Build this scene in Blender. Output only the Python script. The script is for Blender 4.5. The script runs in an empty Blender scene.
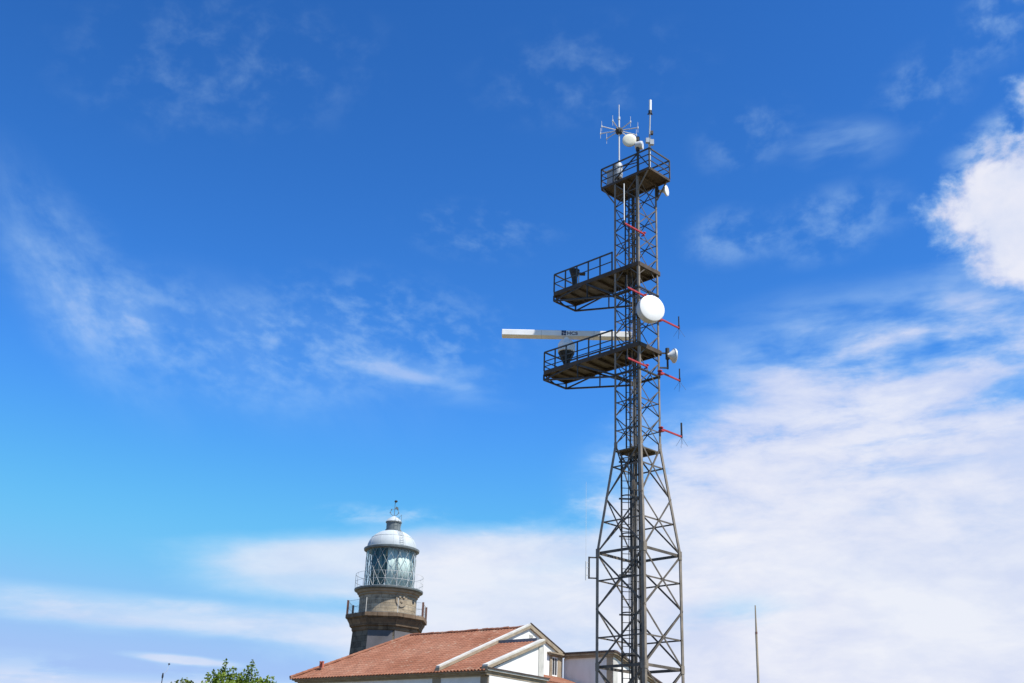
import bpy, bmesh, math, random
from mathutils import Vector, Matrix
R = math.radians
rnd = random.Random(7)
scene = bpy.context.scene
COL = scene.collection

# ------------------------------------------------------------------ materials
MATS = {}
def nodes_of(name):
    m = bpy.data.materials.new(name); m.use_nodes = True
    nt = m.node_tree; nt.nodes.clear()
    out = nt.nodes.new('ShaderNodeOutputMaterial')
    return m, nt, out
def N(nt, t, **kw):
    n = nt.nodes.new(t)
    for k, v in kw.items(): setattr(n, k, v)
    return n
def ramp(nt, fac, stops):
    r = N(nt, 'ShaderNodeValToRGB')
    e = r.color_ramp.elements
    while len(e) < len(stops): e.new(.5)
    for el, (p, c) in zip(e, stops):
        el.position = p; el.color = (*c, 1)
    nt.links.new(fac, r.inputs[0]); return r.outputs[0]
def weathered(name, c0, c1, scale=3., rough=.6, metal=0., bump=.15, bscale=30., detail=6., c2=None, stretch=(1, 1, 1), spec=.4):
    """two or three tones mixed by noise, slightly bumpy"""
    m, nt, out = nodes_of(name)
    tc = N(nt, 'ShaderNodeTexCoord'); mp = N(nt, 'ShaderNodeMapping'); mp.inputs['Scale'].default_value = stretch
    nt.links.new(tc.outputs['Object'], mp.inputs[0])
    nz = N(nt, 'ShaderNodeTexNoise'); nz.inputs['Scale'].default_value = scale; nz.inputs['Detail'].default_value = detail; nz.inputs['Roughness'].default_value = .65
    nt.links.new(mp.outputs[0], nz.inputs[0])
    st = [(.32, c0), (.62, c1)] + ([(.78, c2)] if c2 else [])
    col = ramp(nt, nz.outputs[0], st)
    p = N(nt, 'ShaderNodeBsdfPrincipled'); p.inputs['Roughness'].default_value = rough; p.inputs['Metallic'].default_value = metal
    p.inputs['Specular IOR Level'].default_value = spec
    nt.links.new(col, p.inputs['Base Color'])
    if bump:
        n2 = N(nt, 'ShaderNodeTexNoise'); n2.inputs['Scale'].default_value = bscale; n2.inputs['Detail'].default_value = 4
        nt.links.new(mp.outputs[0], n2.inputs[0])
        b = N(nt, 'ShaderNodeBump'); b.inputs['Strength'].default_value = bump; b.inputs['Distance'].default_value = .02
        nt.links.new(n2.outputs[0], b.inputs['Height']); nt.links.new(b.outputs[0], p.inputs['Normal'])
    nt.links.new(p.outputs[0], out.inputs[0]); MATS[name] = m; return m

steel = weathered('galvanised_steel', (.105, .086, .066), (.185, .155, .12), 2.5, .62, .0, .1, 40, c2=(.26, .21, .16))
legm = weathered('sunlit_tan_leg_steel', (.135, .115, .092), (.235, .20, .16), 2.2, .6, 0, .1, 40, c2=(.29, .205, .145))  # leg steel lightened: the sunlit tan of its bright faces is in the colour
brace = weathered('shaded_brown_brace_steel', (.06, .05, .04), (.125, .106, .086), 2.5, .65, 0, .1, 40, c2=(.20, .14, .095))  # same steel darkened to stand in for the shaded faces of the bracing
dsteel = weathered('dark_painted_steel', (.020, .020, .021), (.05, .047, .044), 3, .6, 0, .1, 40, c2=(.085, .06, .045))
railm = weathered('shaded_galvanised_rail', (.035, .033, .032), (.085, .08, .072), 3, .55, 0, .1, 40)  # pale galvanised rail darkened; shade on its near side is put into the colour
deckm = weathered('rusty_deck_steel', (.035, .026, .02), (.085, .062, .045), 2.2, .75, 0, .15, 30, c2=(.14, .085, .05))
boardm = weathered('weathered_deck_board', (.075, .062, .045), (.125, .105, .078), 1.8, .8, 0, .15, 25, c2=(.17, .145, .105))
whitep = weathered('white_fibreglass', (.74, .74, .725), (.83, .83, .82), 1.6, .4, 0, .02, 20)
creamp = weathered('cream_radome', (.66, .63, .50), (.74, .71, .58), 2, .5, 0, .02, 20)
greyp = weathered('grey_equipment_paint', (.33, .36, .40), (.42, .45, .49), 3, .45, 0, .05, 20)
lgrey = weathered('pale_grey_metal', (.50, .51, .52), (.62, .63, .63), 4, .45, 0, .05, 25)
bluegrey = weathered('blue_grey_radar_shade', (.30, .34, .43), (.36, .40, .49), 3, .4, 0, .03, 20)  # tone of shade on the white radar bar, assigned to nothing
redp = weathered('faded_red_paint', (.29, .024, .03), (.42, .045, .05), 6, .5, 0, .05, 30)
navy = weathered('navy_lettering', (.03, .034, .085), (.05, .055, .11), 6, .5, 0, 0)
blackp = weathered('black_plastic', (.012, .012, .013), (.025, .025, .027), 6, .5, 0, 0)
cablem = weathered('black_cable_sheath', (.012, .012, .013), (.04, .04, .042), 8, .55, 0, .05, 40)
cablel = weathered('grey_cable_sheath', (.16, .155, .15), (.27, .26, .25), 8, .55, 0, .05, 40)
wood = weathered('bleached_pole', (.28, .23, .165), (.42, .36, .27), 6, .8, 0, .2, 30, stretch=(1, 1, .15))
bark = weathered('bark', (.06, .045, .03), (.14, .11, .08), 7, .9, 0, .5, 30, stretch=(1, 1, .3))
stucco = weathered('white_stucco', (.66, .65, .625), (.77, .765, .75), .8, .85, 0, .15, 30, c2=(.80, .80, .79), stretch=(1.6, 1.6, .45), spec=.2, detail=9)
stone = weathered('trim_stone', (.225, .18, .128), (.34, .28, .205), 2.2, .85, 0, .3, 18, c2=(.43, .37, .28), spec=.2)
coping = weathered('pale_coping_stone', (.40, .39, .36), (.56, .55, .51), 1.6, .85, 0, .2, 20, c2=(.62, .61, .57), spec=.2)
darktrim = weathered('dark_brown_roof_edge', (.045, .03, .025), (.09, .06, .05), 3, .7, 0, .1, 30)
leadm = weathered('lead_flashing', (.12, .13, .145), (.19, .20, .215), 3, .55, 0, .1, 20)
domem = weathered('white_painted_dome', (.36, .40, .42), (.45, .49, .51), 1.1, .7, 0, .04, 12, c2=(.50, .54, .55), stretch=(1, 1, .6))
zincm = weathered('grey_green_lantern_metal', (.10, .12, .125), (.17, .195, .20), 2.5, .5, 0, .1, 25)
latm = weathered('pale_lattice_paint', (.26, .29, .29), (.38, .41, .41), 3, .5, 0, 0)
curtm = weathered('pale_blind', (.50, .59, .565), (.60, .67, .645), 1.2, .8, 0, .1, 6, stretch=(3, 3, .3))
lensm = weathered('lens_housing', (.02, .04, .045), (.06, .10, .11), 2, .15, 0, 0)
ironm = weathered('rusty_iron', (.10, .05, .035), (.18, .085, .06), 4, .7, 0, .1, 30)
potm = weathered('terracotta_pot', (.40, .11, .07), (.50, .16, .10), 4, .8, 0, .1, 30)

def tile_mat():
    m, nt, out = nodes_of('terracotta_tiles')
    tc = N(nt, 'ShaderNodeTexCoord')
    n1 = N(nt, 'ShaderNodeTexNoise'); n1.inputs['Scale'].default_value = .35; n1.inputs['Detail'].default_value = 5
    nt.links.new(tc.outputs['Object'], n1.inputs[0])
    mp = N(nt, 'ShaderNodeMapping'); mp.inputs['Scale'].default_value = (1/.22, 1/.38, 0)
    nt.links.new(tc.outputs['Object'], mp.inputs[0])
    vf = N(nt, 'ShaderNodeVectorMath', operation='FLOOR'); nt.links.new(mp.outputs[0], vf.inputs[0])
    wn = N(nt, 'ShaderNodeTexWhiteNoise', noise_dimensions='3D'); nt.links.new(vf.outputs[0], wn.inputs[0])
    c1 = ramp(nt, n1.outputs[0], [(.3, (.205, .085, .050)), (.5, (.24, .105, .065)), (.7, (.265, .13, .085))])
    c2 = ramp(nt, wn.outputs[0], [(0, (.82, .80, .79)), (.5, (1, .98, .97)), (1, (1.13, 1.13, 1.12))])
    mx = N(nt, 'ShaderNodeMixRGB', blend_type='MULTIPLY'); mx.inputs[0].default_value = .85
    nt.links.new(c1, mx.inputs[1]); nt.links.new(c2, mx.inputs[2])
    n3 = N(nt, 'ShaderNodeTexNoise'); n3.inputs['Scale'].default_value = 2.5; n3.inputs['Detail'].default_value = 6
    nt.links.new(tc.outputs['Object'], n3.inputs[0])
    l = ramp(nt, n3.outputs[0], [(.58, (0, 0, 0)), (.72, (.55, .55, .55))])
    m2 = N(nt, 'ShaderNodeMixRGB'); nt.links.new(l, m2.inputs[0]); nt.links.new(mx.outputs[0], m2.inputs[1]); m2.inputs[2].default_value = (.36, .27, .20, 1)
    p = N(nt, 'ShaderNodeBsdfPrincipled'); p.inputs['Roughness'].default_value = .9; p.inputs['Specular IOR Level'].default_value = .15
    nt.links.new(m2.outputs[0], p.inputs['Base Color']); nt.links.new(p.outputs[0], out.inputs[0]); return m
tiles = tile_mat()

def ashlar_mat(name, ca, cb2, cm):
    """granite courses round a vertical axis (object origin on the axis)"""
    m, nt, out = nodes_of(name)
    tc = N(nt, 'ShaderNodeTexCoord'); sp = N(nt, 'ShaderNodeSeparateXYZ'); nt.links.new(tc.outputs['Object'], sp.inputs[0])
    at = N(nt, 'ShaderNodeMath', operation='ARCTAN2'); nt.links.new(sp.outputs[0], at.inputs[0]); nt.links.new(sp.outputs[1], at.inputs[1])
    mu = N(nt, 'ShaderNodeMath', operation='MULTIPLY'); mu.inputs[1].default_value = 2.0; nt.links.new(at.outputs[0], mu.inputs[0])
    cb = N(nt, 'ShaderNodeCombineXYZ'); nt.links.new(mu.outputs[0], cb.inputs[0]); nt.links.new(sp.outputs[2], cb.inputs[1])
    br = N(nt, 'ShaderNodeTexBrick'); br.inputs['Scale'].default_value = 1; br.inputs['Brick Width'].default_value = .75; br.inputs['Row Height'].default_value = .36
    br.inputs['Mortar Size'].default_value = .015; br.inputs['Color1'].default_value = (*ca, 1); br.inputs['Color2'].default_value = (*cb2, 1); br.inputs['Mortar'].default_value = (*cm, 1)
    nt.links.new(cb.outputs[0], br.inputs[0])
    nz = N(nt, 'ShaderNodeTexNoise'); nz.inputs['Scale'].default_value = 1.8; nz.inputs['Detail'].default_value = 8; nz.inputs['Roughness'].default_value = .7
    nt.links.new(tc.outputs['Object'], nz.inputs[0])
    c = ramp(nt, nz.outputs[0], [(.30, (.42, .40, .38)), (.52, (.95, .93, .9)), (.72, (1.25, 1.2, 1.1))])
    mx = N(nt, 'ShaderNodeMixRGB', blend_type='MULTIPLY'); mx.inputs[0].default_value = 1
    nt.links.new(br.outputs[0], mx.inputs[1]); nt.links.new(c, mx.inputs[2])
    p = N(nt, 'ShaderNodeBsdfPrincipled'); p.inputs['Roughness'].default_value = .9; p.inputs['Specular IOR Level'].default_value = .2
    nt.links.new(mx.outputs[0], p.inputs['Base Color'])
    b = N(nt, 'ShaderNodeBump'); b.inputs['Strength'].default_value = .5; b.inputs['Distance'].default_value = .03; b.invert = True
    nt.links.new(br.outputs['Fac'], b.inputs['Height']); nt.links.new(b.outputs[0], p.inputs['Normal'])
    nt.links.new(p.outputs[0], out.inputs[0]); return m
ashlar = ashlar_mat('dark_granite_ashlar', (.115, .10, .08), (.17, .15, .12), (.07, .062, .05))
pale_ashlar = ashlar_mat('pale_granite_ashlar', (.34, .285, .21), (.43, .365, .275), (.22, .185, .14))
brown_ashlar = ashlar_mat('brown_granite_ashlar', (.165, .115, .078), (.225, .165, .115), (.10, .074, .054))
grey_render = weathered('grey_lavender_render', (.10, .095, .10), (.145, .137, .145), .9, .85, 0, .1, 30, spec=.2)

def leaf_mat(name, stops):
    m, nt, out = nodes_of(name)
    g = N(nt, 'ShaderNodeNewGeometry')
    col = ramp(nt, g.outputs['Random Per Island'], stops)
    p = N(nt, 'ShaderNodeBsdfPrincipled'); p.inputs['Roughness'].default_value = .45; p.inputs['Specular IOR Level'].default_value = .35
    t = N(nt, 'ShaderNodeBsdfTranslucent'); mx = N(nt, 'ShaderNodeMixShader'); mx.inputs[0].default_value = .3
    nt.links.new(col, p.inputs['Base Color']); nt.links.new(col, t.inputs[0])
    nt.links.new(p.outputs[0], mx.inputs[1]); nt.links.new(t.outputs[0], mx.inputs[2]); nt.links.new(mx.outputs[0], out.inputs[0]); return m
leaf_dark = leaf_mat('green_leaves', [(0, (.065, .12, .010)), (.5, (.15, .22, .02)), (1, (.24, .30, .036))])
leaf_light = leaf_mat('yellow_green_leaves', [(0, (.08, .11, .015)), (.5, (.14, .18, .02)), (1, (.19, .22, .035))])

def glass_mat():
    m, nt, out = nodes_of('lantern_glass')
    tr = N(nt, 'ShaderNodeBsdfTransparent'); tr.inputs[0].default_value = (.92, .965, .965, 1)
    gl = N(nt, 'ShaderNodeBsdfGlossy'); gl.inputs['Roughness'].default_value = .04; gl.inputs[0].default_value = (.75, .80, .80, 1)
    lw = N(nt, 'ShaderNodeLayerWeight'); lw.inputs[0].default_value = .5; pw = N(nt, 'ShaderNodeMath', operation='POWER'); nt.links.new(lw.outputs['Facing'], pw.inputs[0]); pw.inputs[1].default_value = 3.5; pa = N(nt, 'ShaderNodeMath', operation='MULTIPLY_ADD'); nt.links.new(pw.outputs[0], pa.inputs[0]); pa.inputs[1].default_value = .6; pa.inputs[2].default_value = .05
    mx = N(nt, 'ShaderNodeMixShader'); nt.links.new(pa.outputs[0], mx.inputs[0])
    nt.links.new(tr.outputs[0], mx.inputs[1]); nt.links.new(gl.outputs[0], mx.inputs[2]); nt.links.new(mx.outputs[0], out.inputs[0]); return m
glassm = glass_mat()
def pane_mat():
    m, nt, out = nodes_of('window_pane')
    p = N(nt, 'ShaderNodeBsdfPrincipled'); p.inputs['Base Color'].default_value = (.045, .05, .055, 1); p.inputs['Roughness'].default_value = .06
    nt.links.new(p.outputs[0], out.inputs[0]); return m
panem = pane_mat()
def ground_mat():
    m, nt, out = nodes_of('dry_grass_ground')
    g = N(nt, 'ShaderNodeNewGeometry')
    n1 = N(nt, 'ShaderNodeTexNoise'); n1.inputs['Scale'].default_value = .08; n1.inputs['Detail'].default_value = 10
    nt.links.new(g.outputs['Position'], n1.inputs[0])
    c = ramp(nt, n1.outputs[0], [(.35, (.08, .085, .03)), (.5, (.155, .125, .06)), (.65, (.23, .18, .11))])
    p = N(nt, 'ShaderNodeBsdfPrincipled'); p.inputs['Roughness'].default_value = .95
    nt.links.new(c, p.inputs['Base Color']); nt.links.new(p.outputs[0], out.inputs[0]); return m
groundm = ground_mat()

# ------------------------------------------------------------------ mesh helpers
class MB:
    def __init__(s): s.v = []; s.f = []
    def add(s, vs, fs):
        o = len(s.v); s.v += [tuple(v) for v in vs]; s.f += [tuple(i + o for i in f) for f in fs]; return s
    def box(s, x0, x1, y0, y1, z0, z1):
        x0, x1 = sorted((x0, x1)); y0, y1 = sorted((y0, y1)); z0, z1 = sorted((z0, z1))
        return s.add([(x0,y0,z0),(x1,y0,z0),(x1,y1,z0),(x0,y1,z0),(x0,y0,z1),(x1,y0,z1),(x1,y1,z1),(x0,y1,z1)],
                     [(3,2,1,0),(4,5,6,7),(0,1,5,4),(1,2,6,5),(2,3,7,6),(3,0,4,7)])
    def bar(s, p, q, w, h=None, side=None):
        """rectangular bar from p to q, w along 'side' direction, h across"""
        h = h or w; p = Vector(p); q = Vector(q); d = (q - p).normalized()
        sd = Vector(side) if side else (Vector((0, 0, 1)) if abs(d.z) < .95 else Vector((1, 0, 0)))
        x = (sd - d * sd.dot(d)).normalized(); y = d.cross(x)
        vs = []
        for c in (p, q):
            for a, b in ((-1,-1),(1,-1),(1,1),(-1,1)): vs.append(c + x * a * w / 2 + y * b * h / 2)
        return s.add(vs, [(3,2,1,0),(4,5,6,7),(0,1,5,4),(1,2,6,5),(2,3,7,6),(3,0,4,7)])
    def tube(s, pts, r, n=8, r1=None):
        pts = [Vector(p) for p in pts]; k = len(pts); vs = []; fs = []
        prev = None
        for i, p in enumerate(pts):
            d = (pts[min(i+1, k-1)] - pts[max(i-1, 0)]).normalized()
            if prev is None: x = d.orthogonal().normalized()
            else: x = (prev - d * prev.dot(d)).normalized()
            prev = x; y = d.cross(x); rr = r if r1 is None else r + (r1 - r) * i / (k - 1)
            for j in range(n): t = 2*math.pi*j/n; vs.append(p + x*math.cos(t)*rr + y*math.sin(t)*rr)
        for i in range(k-1):
            for j in range(n): fs.append((i*n+j, i*n+(j+1)%n, (i+1)*n+(j+1)%n, (i+1)*n+j))
        fs.append(tuple(range(n-1, -1, -1))); fs.append(tuple((k-1)*n + j for j in range(n)))
        return s.add(vs, fs)
    def lathe(s, prof, n=48, c=(0, 0, 0), axis=None, a0=0., phase=0.):
        """prof: list of (radius, height); axis: direction (default +z)"""
        ax = Vector(axis or (0, 0, 1)).normalized()
        x = Vector((1, 0, 0)) if abs(ax.z) > .99 else ax.cross(Vector((0, 0, 1))).normalized(); y = ax.cross(x)
        c = Vector(c); vs = []; fs = []
        for r, h in prof:
            for j in range(n): t = 2*math.pi*j/n + phase; vs.append(c + ax*h + x*math.cos(t)*r + y*math.sin(t)*r)
        k = len(prof)
        for i in range(k-1):
            for j in range(n): fs.append((i*n+j, i*n+(j+1)%n, (i+1)*n+(j+1)%n, (i+1)*n+j))
        if prof[0][0] > 1e-6: fs.append(tuple(range(n-1, -1, -1)))
        if prof[-1][0] > 1e-6: fs.append(tuple((k-1)*n + j for j in range(n)))
        return s.add(vs, fs)
    def prism(s, poly, d):
        """extrude a 3d polygon along vector d"""
        n = len(poly); d = Vector(d); vs = [Vector(p) for p in poly]; vs += [p + d for p in vs[:n]]
        return s.add(vs, [tuple(range(n-1, -1, -1)), tuple(range(n, 2*n))] + [(i, (i+1) % n, n + (i+1) % n, n + i) for i in range(n)])
    def build(s, name, mat, parent=None, smooth=False, bevel=0):
        me = bpy.data.meshes.new(name); me.from_pydata(s.v, [], s.f); me.update()
        bm = bmesh.new(); bm.from_mesh(me); bmesh.ops.recalc_face_normals(bm, faces=bm.faces)
        if bevel: bmesh.ops.bevel(bm, geom=[e for e in bm.edges], offset=bevel, segments=1, affect='EDGES')
        if smooth:
            for f in bm.faces: f.smooth = True
            for e in bm.edges:
                if len(e.link_faces) == 2 and e.calc_face_angle(0) > R(35): e.smooth = False
        bm.to_mesh(me); bm.free()
        me.materials.append(mat)
        o = bpy.data.objects.new(name, me); COL.objects.link(o)
        if parent: o.parent = parent
        return o

def tag(o, label=None, cat=None, group=None, kind=None):
    if label: o['label'] = label
    if cat: o['category'] = cat
    if group: o['group'] = group
    if kind: o['kind'] = kind
    return o
def thing(name, label, cat, loc=(0, 0, 0), rotz=0., group=None):
    o = bpy.data.objects.new(name, None); COL.objects.link(o)
    o.location = loc; o.rotation_euler = (0, 0, rotz); o.empty_display_size = .3
    return tag(o, label, cat, group)
def copy_tree(o, parent=None):
    c = o.copy(); COL.objects.link(c)
    if parent: c.parent = parent
    for ch in list(o.children): copy_tree(ch, c)
    return c

# ------------------------------------------------------------------ camera
cam_d = bpy.data.cameras.new('camera'); cam_d.sensor_width = 36; cam_d.lens = 1130.1/1024*36; cam_d.clip_end = 20000
cam_o = bpy.data.objects.new('camera', cam_d); COL.objects.link(cam_o)
th, ro = .3881, .0358
fw = Vector((0, math.cos(th), math.sin(th))); up = Vector((0, -math.sin(th), math.cos(th))); rt = Vector((1, 0, 0))
r2 = rt*math.cos(ro) + up*math.sin(ro); u2 = up*math.cos(ro) - rt*math.sin(ro)
M = Matrix((r2, u2, -fw)).transposed().to_4x4(); M.translation = (0, 0, 1.6)
cam_o.matrix_world = M; scene.camera = cam_o

# ------------------------------------------------------------------ sun and sky
SUN_AZ = math.atan2(.78, -.625)          # from +Y towards +X
SUN_EL = R(58)
sd = Vector((math.sin(SUN_AZ)*math.cos(SUN_EL), math.cos(SUN_AZ)*math.cos(SUN_EL), math.sin(SUN_EL)))
sl = bpy.data.lights.new('sun', 'SUN'); sl.energy = 5.0; sl.angle = R(.53); sl.color = (1, .955, .88)
so = bpy.data.objects.new('sun', sl); COL.objects.link(so); so.rotation_euler = sd.to_track_quat('Z', 'Y').to_euler(); so.location = (20, -10, 60)

w = bpy.data.worlds.new('World'); scene.world = w; w.use_nodes = True
nt = w.node_tree; nt.nodes.clear()
wo = nt.nodes.new('ShaderNodeOutputWorld'); bg = nt.nodes.new('ShaderNodeBackground'); bg.inputs[1].default_value = .1
nt.links.new(bg.outputs[0], wo.inputs[0])
sky = nt.nodes.new('ShaderNodeTexSky'); sky.sky_type = 'NISHITA'; sky.sun_disc = False
sky.sun_elevation = SUN_EL; sky.sun_rotation = SUN_AZ; sky.altitude = 50; sky.air_density = 1.0; sky.dust_density = .3; sky.ozone_density = 2.5
def mt(op, a, b=None, c=None, clamp=False):
    n = nt.nodes.new('ShaderNodeMath'); n.operation = op; n.use_clamp = clamp
    for i, x in enumerate((a, b, c)):
        if x is None: continue
        if isinstance(x, (int, float)): n.inputs[i].default_value = x
        else: nt.links.new(x, n.inputs[i])
    return n.outputs[0]
def sstep(x, lo, hi):
    n = nt.nodes.new('ShaderNodeMapRange'); n.interpolation_type = 'SMOOTHSTEP'
    nt.links.new(x, n.inputs[0]); n.inputs[1].default_value = lo; n.inputs[2].default_value = hi
    return n.outputs[0]
tc = nt.nodes.new('ShaderNodeTexCoord'); sp = nt.nodes.new('ShaderNodeSeparateXYZ'); nt.links.new(tc.outputs['Generated'], sp.inputs[0])
DEG = 180/math.pi
az = mt('MULTIPLY', mt('ARCTAN2', sp.outputs[0], sp.outputs[1]), DEG)
el = mt('MULTIPLY', mt('ARCSINE', sp.outputs[2]), DEG)
def noise(sx, sy, rot=0., detail=8., rough=.6, dist=0., seed=0., scale=1.):
    """fractal noise over the sky dome, in cells per degree"""
    cb = nt.nodes.new('ShaderNodeCombineXYZ'); nt.links.new(az, cb.inputs[0]); nt.links.new(el, cb.inputs[1]); cb.inputs[2].default_value = seed
    mp = nt.nodes.new('ShaderNodeMapping'); mp.vector_type = 'TEXTURE'
    mp.inputs['Rotation'].default_value = (0, 0, R(rot)); mp.inputs['Scale'].default_value = (1/sx, 1/sy, 1)
    nt.links.new(cb.outputs[0], mp.inputs[0])
    n = nt.nodes.new('ShaderNodeTexNoise'); n.inputs['Scale'].default_value = scale; n.inputs['Detail'].default_value = detail; n.inputs['Roughness'].default_value = rough; n.inputs['Distortion'].default_value = dist
    nt.links.new(mp.outputs[0], n.inputs[0]); return n.outputs[0]
n_strat = noise(.10, .30, 3, 10, .60, .2, 8.4)       # long flat cloud
n_fine = noise(.18, .85, 4, 11, .62, .15, 11.7)       # streaky
n_lump = noise(.24, .62, 1, 12, .62, .22, 19.2)       # mottled sheet
n_puff = noise(.26, .34, 0, 12, .60, .15, 27.3)       # puffy
n_cirr = noise(.20, .85, -56, 12, .66, .18, 41.9)     # combed cirrus
n_curl = noise(.30, .72, -16, 13, .70, .22, 63.1)     # feathery cirrus, drifting to the right
n_feat = noise(.26, .62, 16, 13, .70, .22, 77.7)
n_soft = noise(.20, .46, -50, 10, .56, .1, 91.3)
n_mack = noise(.62, 1.05, -8, 9, .56, .12, 105.5)
n_band = noise(.055, .24, 2, 7, .46, .1, 131.0)
n_drift = noise(.14, .48, 4, 9, .53, .15, 147.7)
n_knob = noise(.42, .62, 5, 10, .57, .15, 163.9)
n_big = noise(.07, .16, 0, 6, .55, .3, 55.5)
def blob(a0, e0, ra, re, rot, nz, k, lo, hi, wt, p=2):
    da = mt('SUBTRACT', az, a0); de = mt('SUBTRACT', el, e0); c, s = math.cos(R(rot)), math.sin(R(rot))
    x = mt('DIVIDE', mt('ADD', mt('MULTIPLY', da, c), mt('MULTIPLY', de, s)), ra)
    y = mt('DIVIDE', mt('SUBTRACT', mt('MULTIPLY', de, c), mt('MULTIPLY', da, s)), re)
    r = mt('POWER', mt('ADD', mt('POWER', mt('ABSOLUTE', x), p), mt('POWER', mt('ABSOLUTE', y), p)), 1/p)
    v = mt('ADD', mt('SUBTRACT', 1., r), mt('MULTIPLY', mt('SUBTRACT', nz, .5), k))
    return mt('MULTIPLY', sstep(v, lo, hi), wt)
def radius(a0, e0, ra, re, rot, p):
    da = mt('SUBTRACT', az, a0); de = mt('SUBTRACT', el, e0); c, s = math.cos(R(rot)), math.sin(R(rot))
    x = mt('DIVIDE', mt('ADD', mt('MULTIPLY', da, c), mt('MULTIPLY', de, s)), ra)
    y = mt('DIVIDE', mt('SUBTRACT', mt('MULTIPLY', de, c), mt('MULTIPLY', da, s)), re)
    return mt('POWER', mt('ADD', mt('POWER', mt('ABSOLUTE', x), p), mt('POWER', mt('ABSOLUTE', y), p)), 1/p)
def veil(a0, e0, ra, re, rot, nz, lo, hi, wt, p=2):
    """thin broken cloud: the noise itself, faded out towards the rim of an ellipse"""
    m_ = sstep(radius(a0, e0, ra, re, rot, p), 1., .25)
    return mt('MULTIPLY', mt('MULTIPLY', sstep(nz, lo, hi), m_), wt)
blobs = [
    # bank of stratus in the lower right
    blob(24, 6.0, 18.5, 12.6, 0, n_strat, .50, -.05, .20, .76, 6),
    blob(25, 6.0, 21.5, 12.8, 1, n_lump, 1.1, -.05, .52, .74, 6),
    veil(15.5, 15.6, 14, 5.6, 2, n_lump, .28, .54, .72, 2),
    veil(22, 20.6, 15, 5.0, 2, n_drift, .34, .66, .70, 3),
    veil(23, 20.0, 14, 5.0, 6, n_lump, .36, .70, .42, 3),
    veil(12, 18.8, 9, 3.6, 20, n_drift, .38, .72, .40, 2),
    # sheet reaching left behind the lighthouse
    blob(5.5, 5.0, 14, 7.4, 3, n_strat, .6, -.05, .36, .70, 4),
    blob(3, 10.4, 11, 3.6, 12, n_lump, 1.0, -.05, .55, .55, 2.6),
    blob(-5.5, 10.8, 12.4, 1.9, 5, n_strat, .9, -.03, .55, .60, 2.5),
    blob(-6.5, 11.2, 9.5, 1.1, 5, n_fine, .9, -.02, .6, .38, 2.5),
    # bands in the lower left
    blob(-13, 7.65, 17, 1.0, -1, n_band, .9, -.06, .5, .36, 3),
    blob(-15, 7.6, 15, .95, 0, n_fine, 1.5, .0, .8, .28, 3),
    blob(-7, 7.0, 6, 1.3, 0, n_lump, 1.0, .0, .7, .40, 3),
    veil(-17, 7.8, 14, 1.1, 0, n_fine, .40, .66, .28, 3),
    blob(-17, 3.9, 24, 1.35, 1, n_band, .9, -.08, .6, .55, 4),
    veil(-17, 4.8, 18, 1.2, 0, n_fine, .42, .64, .40, 4),
    blob(-15.2, 5.75, 3.6, .30, -2, n_fine, .8, 0, .6, .62),
    veil(-6.2, 13.2, 4.6, .8, 2, n_lump, .44, .66, .42),
    # bright cumulus at the right edge
    blob(29.2, 26.9, 6.7, 3.6, 4, n_puff, 1.0, -.02, .30, .96, 2.6),
    blob(29.4, 31.2, 2.6, 2.6, 40, n_knob, 1.6, .05, .7, .74),
    veil(26.4, 30.0, 3.8, 2.0, 20, n_knob, .42, .68, .55),
    veil(25.0, 26.0, 5.0, 3.0, 15, n_drift, .45, .80, .35),
    # cirrus sweeping down from the left edge and on towards the centre
    veil(-24.2, 23.4, 8.0, 2.7, -50, n_soft, .24, .90, .32),
    veil(-21.8, 20.9, 8.5, 3.2, -40, n_soft, .24, .95, .21),
    veil(-22.6, 22.2, 8.0, 3.6, -44, n_mack, .34, .80, .20),
    veil(-14, 20.6, 14, 4.4, -10, n_soft, .20, 1.0, .17),
    veil(-15.5, 20.8, 10, 3.6, -12, n_mack, .38, .76, .24),
    veil(-7, 22.2, 10, 4.0, -3, n_mack, .40, .78, .28),
    blob(-5.4, 20.25, 4.9, .52, -8, n_lump, 1.3, .0, .9, .38),
    veil(-3.5, 19.9, 6, 1.3, -7, n_drift, .32, .66, .26),
    veil(-17.5, 34.2, 12, 4.6, 10, n_knob, .44, .84, .18),
    veil(4, 35.6, 9, 3.4, 5, n_knob, .44, .84, .17),
    veil(-2, 27.7, 6, 2.0, 0, n_mack, .44, .80, .16),
    # scattered pale puffs on the right
    veil(12.0, 27.4, 3.4, 1.9, 6, n_knob, .34, .72, .32),
    veil(17.6, 27.6, 5.4, 2.3, 10, n_knob, .36, .74, .32),
    veil(18.4, 31.4, 4.2, 1.7, -4, n_drift, .36, .74, .30),
    veil(13.4, 32.2, 4.2, 2.2, 14, n_knob, .42, .78, .22),
    veil(23.2, 33.4, 4.0, 2.4, 20, n_knob, .42, .78, .24),
    veil(28.0, 36.0, 4.0, 2.6, 25, n_knob, .40, .76, .32),
]
clear = None
for b_ in blobs:                                  # 1 - product of (1 - d): clouds lie over each other
    o_ = mt('SUBTRACT', 1., b_); clear = o_ if clear is None else mt('MULTIPLY', clear, o_)
dens = mt('SUBTRACT', 1., clear, clamp=True)
for hole in (veil(11.5, 8.6, 5.0, 1.7, 4, n_drift, .42, .66, .42),
             veil(20.0, 16.8, 8.0, 2.4, 4, n_fine, .48, .70, .42), veil(14, 12.0, 10.0, 4.0, 4, n_strat, .50, .70, .22)):   # gaps in the bank
    dens = mt('MULTIPLY', dens, mt('SUBTRACT', 1., hole))
dens = mt('MULTIPLY', dens, sstep(el, -1., 1.))
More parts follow.
